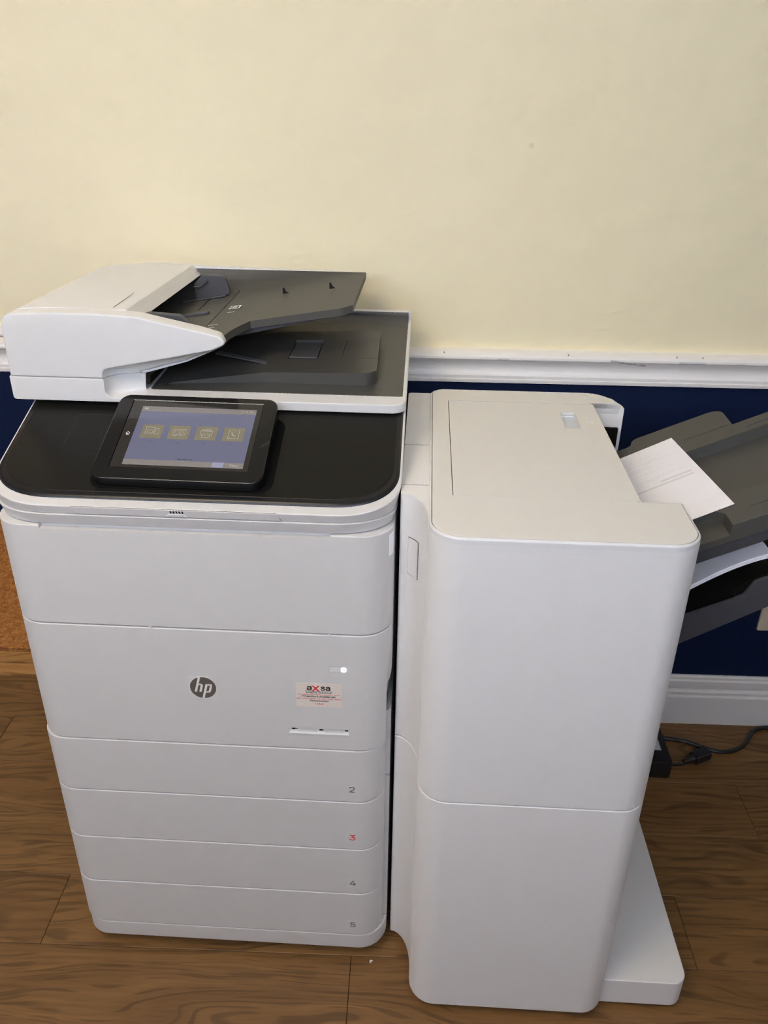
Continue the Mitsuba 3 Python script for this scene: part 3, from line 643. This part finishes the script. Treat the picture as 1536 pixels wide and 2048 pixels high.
lid = fillet([(.6219, -.0955, .046), (.9795, -.0955, .044), (.9795, .0300), (.9200, .0300), (.9200, .4300), (.9710, .4300), (.9640, .4560, .012), (.9360, .4890, .05), (.6225, .4860, .030)], 10)
dr0 = (.6563, .0292, .9205, .4210)
rim_ = minus(prism(lid, .9900, 1.0096, .0034, 0, 4), prism(inset(ccw(lid), .0032), 1.0030, 1.05, 0, 0), prism(rrect(.8535, .2990, .8805, .3790, .006), .985, 1.05, 0, 0))
fp('top_rim', rim_, 'white2')
L_ = minus(prism(inset(ccw(lid), .0043), 1.0031, 1.0100, .0006, 0, 2), bx(dr0[0]-.0013, .99, dr0[1]-.0008, dr0[3]+.0008, 1.0034, 1.05), prism(rrect(.8535, .2990, .8805, .3790, .006), 1.0, 1.05, 0, 0))
LD = fp('lid', L_, 'white_lid_warmed')
win = rrect(.8535, .2990, .8805, .3790, .006)
LDR = fp('top_door', minus(prism(np.array([[dr0[0], dr0[1]], [dr0[2], dr0[1]], [dr0[2], dr0[3]], [dr0[0], dr0[3]]]), 1.0041, 1.0098, .0006, 0, 2), prism(win, 1.0, 1.05, 0, 0)), 'white_lid_warmed')
add(LDR + '__finger_pocket', prism(inset(ccw(win), -.002), .9995, 1.0004, 0, 0), 'pocket', False, 'pale grey recessed finger pocket')
em = shp(unary_union([sbox(0, 0, .0035, .0075), sbox(.0045, .002, .0110, .0035), sbox(.0045, .006, .0095, .0075), sbox(0, .011, .0105, .0125), sbox(0, .016, .008, .0175)]), .0004)
add(LDR + '__embossed_symbol', mapped(em, (.8945, .3260, 1.0098), X_, Y_, Z_), 'white_lid_warmed', False)
rg = shp(Point(0, 0).buffer(.0095, 24).difference(Point(0, 0).buffer(.0080, 24)), .0007)
add(LD + '__embossed_ring', mapped(rg, (.9163, .4650, 1.0100), X_, Y_, Z_), 'white_lid_warmed', False)
add(LD + '__embossed_bar', bx(.9120, .9225, .4460, .4476, 1.0095, 1.0106), 'pocket', False)
add(LD + '__embossed_bar', bx(.8285, .8870, .4798, .4812, 1.0095, 1.0107, .0004), 'white2')
for y in (.0780, .2300): fp('bridge_seam', bx(.5805, .6215, y-.0006, y+.0006, .9995, 1.00025), 'grey_seam', False)
fp('exit_mouth', minus(bx(.9150, .9720, .0310, .4290, .8790, .9640, 0), bx(.9215, 1.0, .0330, .4200, .90, 1.0)), 'dark_core', False)
LH = patch(cove, .345, .800, .8660, .9275, -.0007, 10)          # the cove curves inwards: normals to the front left
def cove_patch(u0, u1, z0, z1, off, th=.0006):
    P, N = [], []
    for u in np.linspace(u0, u1, 12):
        x, y = cove(u); t = np.array([.0402*math.cos(u), -.075*math.sin(u)]); t /= np.linalg.norm(t); P.append((x, y)); N.append((t[1], -t[0]))
    P, N = np.array(P), np.array(N); lo = np.vstack([P + N*off, (P + N*(off-th))[::-1]])
    return rings_mesh([np.column_stack([lo, np.full(len(lo), z)]) for z in (z0, z1)], lo)
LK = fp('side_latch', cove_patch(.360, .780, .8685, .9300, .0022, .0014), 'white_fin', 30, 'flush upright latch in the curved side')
add(LK + '__latch_gap', cove_patch(.338, .802, .8671, .9314, .0011, .0016), 'grey_seam', 30)
bp = fillet([(.70, -.066), (1.1310, -.066, .026), (1.1230, .440, .02), (.70, .440)], 8)
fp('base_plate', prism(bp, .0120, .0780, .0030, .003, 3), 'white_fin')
for cx in (.66, 1.09):
    for cy in (0.0, .39): fp('caster', mapped(trimesh.creation.cylinder(.016, .022, sections=20), (cx, cy, .016), Y_, Z_, X_), 'black')
# upper output tray
TU = lambda x: .967 + .455*(x - 1.062)
def yz_tray(x0, x1, ztop, yz, n=2): pass
def sloped(poly_xy, z_of_x, th, bev=.001, h=0.0):     # plan outline pulled down from a plane rising along x
    p = ccw(poly_xy); rings = []
    f = lambda q, dz: np.column_stack([q, z_of_x(q[:, 0]) + dz + h])
    rings = [f(p, -th), f(p, -bev), f(inset(p, bev*.3), -bev*.3), f(inset(p, bev), 0)]
    return rings_mesh(rings, p)
XE = 1.300
fnotch = fillet([(.9, .03), (1.0630, .03), (1.0630, .085, .012), (1.0500, .104, .02), (.9, .104)], 6)
body = sloped(fillet([(.9300, .0500, .004), (XE, .0500, .012), (XE, .3520, .012), (1.1500, .3520), (1.1515, .4290, .022), (1.0020, .4290, .014), (.9960, .4050, .012), (.9300, .4050, .004)], 6), TU, .0300, .0012)
def zcut(poly, dz):                                    # everything above the plane lowered by dz, inside an outline
    p = ccw(poly); a = np.column_stack([p, TU(p[:, 0]) - dz]); b = np.column_stack([p, TU(p[:, 0]) + .1])
    return rings_mesh([a, b], p)
chan = zcut(np.array([[.90, .135], [XE+.05, .135], [XE+.05, .3100], [.90, .3100]]), .0225)
body = unman(man(body) - man(chan) - man(zcut(fnotch, .0180)))
UT = fp('upper_tray', body, 'tray_grey', 25, 'upper dark grey output tray holding one sheet')
ftU = np.array([1, 0, .455])/math.hypot(1, .455); nU = np.array([-.455, 0, 1])/math.hypot(1, .455)
for x, y, l in ((1.075, .355, .075), (1.165, .326, .14), (1.095, .083, .060)):
    add(UT + '__rib_line', mapped(shp(LineString([(0, 0), (l, 0)]).buffer(.0009), .0006), (x, y, TU(x)), ftU, Y_, nU), 'slate', False)
und = np.array([[.930, .845], [1.010, .890], [XE, 1.030], [XE, 1.045], [.930, .880]])
add(UT + '__under_rib', xz_prism(und, .0520, .3000, .002, 0), 'slate')
# lower output tray
TLz = lambda x: .8700 + .50*(x - 1.1123)
sidep = [(.978, .7200), (1.0256, .7531), (1.1440, .8280), (XE, .9160), (XE, TLz(XE)), (1.1160, TLz(1.1160), .004), (1.1050, .8480, .008), (1.0900, .8390, .004), (.978, .7830)]
side = xz_prism(fillet([s if len(s) > 2 else (*s, 0) for s in sidep], 5), .0500, .0560, .001)
LT = fp('lower_tray', side, 'slate', 25, 'lower dark grey output tray holding a stack of paper')
floor_l = sloped(np.array([[.978, .0555], [XE, .0555], [XE, .4100], [.978, .4100]]), TLz, .012, .0005, -.030)
add(LT + '__tray_floor', floor_l, 'black')
add(LT + '__tray_back', xz_prism(np.array([[.978, .730], [XE, .900], [XE, TLz(XE)+.02], [.978, TLz(.978)+.02]]), .4100, .4160, .001), 'slate')
add(LT + '__tray_ledge', xz_prism(np.array([[.979, .7700], [1.088, .8240], [1.130, .8600], [XE, .9450], [XE, .935], [1.10, .815], [.979, .755]]), .0600, .0850, .001), 'black_soft')
add(LT + '__tray_bottom', xz_prism(np.array([[.978, .7210], [1.0256, .7540], [XE, .9170], [XE, .9200], [.978, .7300]]), .0560, .41, 0, 0), 'slate', False)

# ---------------------------------------------------------------- paper on the trays
ps_x, ps_y = np.linspace(.9250, 1.0790, 14), None
rows_t, rows_b, uvs = [], [], []
ax0, ay0 = np.array([1.0795, .1000]), np.array([1.0570, .3740])      # front right and back right corners on the tray
edge = ay0 - ax0; inw = np.array([-edge[1], edge[0]])/np.linalg.norm(edge)
for i in range(13):
    r, b, u = [], [], []
    for j in range(13):
        q = ax0 + edge*(j/12) + inw*(.150*i/12)
        z = TU(q[0]) + .0016 + .006*(j/12)*(1 - i/12)*.4
        r.append((q[0], q[1], z)); b.append((q[0], q[1], z - .0006)); uvs.append((j/12, 1 - i/12*.62 - .03))
    rows_t.append(r); rows_b.append(b)
pm = sheet(rows_t, rows_b)
uvs = np.array(uvs)
uv2 = np.column_stack([1 - uvs[:, 0], uvs[:, 0]*0]); 
s_ = np.array([[i/12*.62, j/12] for i in range(13) for j in range(13)])
uvp = np.column_stack([.86 - s_[:, 0]*1.25, s_[:, 1]]); uvp = np.vstack([uvp, uvp])
scene['printed_sheet'] = mikit.ply(pm, 'mat_paper', False, uv=uvp)
thing('printed_sheet', 'white sheet with faint show-through print lying on the upper output tray', 'paper')
def stack(z_off, ins):
    r_t, r_b = [], []
    xs_ = np.linspace(.9815, 1.1470 - ins, 14)
    for x in xs_:
        zz = np.polyval(np.polyfit([.98, 1.037, 1.094, 1.139, 1.16], [.7930, .8375, .8765, .8970, .9035], 3), x) + z_off
        r_t.append([(x, y, zz + .004*((y-.22)/.14)**2) for y in np.linspace(.083 + ins, .362, 8)]); r_b.append([(x, y, zz - .0035 + .004*((y-.22)/.14)**2) for y in np.linspace(.083 + ins, .362, 8)])
    return sheet(r_t, r_b)
PSK = thing('paper_stack', 'stack of white paper fanned in the lower output tray', 'paper stack')
for zo, ins in ((-.0041, 0), (.0000, .0012)): add(PSK + '__sheet_bundle', stack(zo, ins), 'paper_plain', 20)

# ---------------------------------------------------------------- small things by the wall
OT = thing('wall_outlet', 'beige wall outlet plate on the navy wall at the right edge', 'outlet')
oy = WY0 + .0199*1.5
pl = fillet([(1.4790, .3035, .003), (1.5510, .3035, .003), (1.5510, .4180, .003), (1.4790, .4180, .003)], 4)
onW = lambda m: m
def wall_xz(poly, d0, d1, bev=.001):                   # outline in x-z standing off the back wall
    m = xz_prism(poly, -d1, -d0, bev, 0); return mapped(m, (1.5, oy, 0), (cw, sw, 0), (-sw, cw, 0), Z_)
sh = lambda p: np.asarray(p) - np.array([1.5, 0])
add(OT + '__plate', wall_xz(sh(pl), -.001, .006, .0025), 'outlet')
for zc in (.3330, .3890):
    sk = add(OT + '__socket', wall_xz(sh(fillet([(1.500, zc-.014, .008), (1.530, zc-.014, .008), (1.530, zc+.014, .008), (1.500, zc+.014, .008)], 6)), .005, .0085, .0008), 'outlet')
    for a, w in ((1.5085, .0016), (1.5200, .0016)):
        add(sk + '__blade_slot', wall_xz(sh(np.array([[a, zc-.002], [a+w, zc-.002], [a+w, zc+.008], [a, zc+.008]])), .0084, .0088, 0), 'ink_black', False)
    add(sk + '__ground_hole', wall_xz(sh(np.array([[1.513, zc-.011], [1.518, zc-.011], [1.518, zc-.006], [1.513, zc-.006]])), .0084, .0088, 0), 'ink_black', False)
PB = thing('power_brick', 'black power supply block with its cord and plug on the wood floor behind the finisher', 'power supply')
add(PB + '__casing', prism(fillet([(1.1500, .5200, .008), (1.2590, .5200, .010), (1.2570, .7000, .008), (1.1500, .7000, .008)], 5), 0, .0500, .004, .002), 'cable')
add(PB + '__rating_label', bx(1.1700, 1.2395, .5640, .6400, .0500, .0504), 'pocket', False, 'pale grey rating label')
add(PB + '__output_lead', tube([(1.252, .555, .018), (1.275, .556, .012), (1.298, .561, .011), (1.306, .566, .012)], .0042, 10), 'cable')
cxn = np.array([1.372-1.303, .598-.566, .004]); 
PLG = add(PB + '__plug', tube([(1.303, .566, .0125), (1.318, .573, .0135), (1.330, .5785, .0145)], [.0065, .0085, .0115], 14), 'cable')
dd = cxn/np.linalg.norm(cxn); sd = np.cross(Z_, dd); sd /= np.linalg.norm(sd); ud = np.cross(dd, sd)
add(PLG + '__plug_body', mapped(prism(rrect(-.0145, -.0115, .0145, .0115, .005), 0, .048, .003, .002), np.array([1.328, .5777, .0148]), sd, ud, dd), 'cable')
add(PB + '__power_cord', tube([(1.230, .690, .006), (1.2700, .664, .0055), (1.2816, .6568, .0055), (1.3294, .6490, .0055), (1.3856, .6225, .0055), (1.4200, .6170, .0055), (1.4508, .6259, .0055), (1.4780, .6440, .0055), (1.4990, .6690, .0055), (1.5230, .7010, .0058), (1.5600, .7150, .006), (1.62, .712, .006), (1.75, .700, .006)], .0055, 10), 'cable')
rs = np.random.RandomState(5)
sc = trimesh.convex.convex_hull(rs.uniform(-1, 1, (9, 3))*np.array([.0050, .0050, .0060])); sc.vertices += np.array([.5470, -.0060, -sc.vertices[:, 2].min()])
add('paper_scrap', sc, 'paper_plain', False); thing('paper_scrap', 'tiny crumpled scrap of white paper on the floor in front of the printer', 'paper scrap')
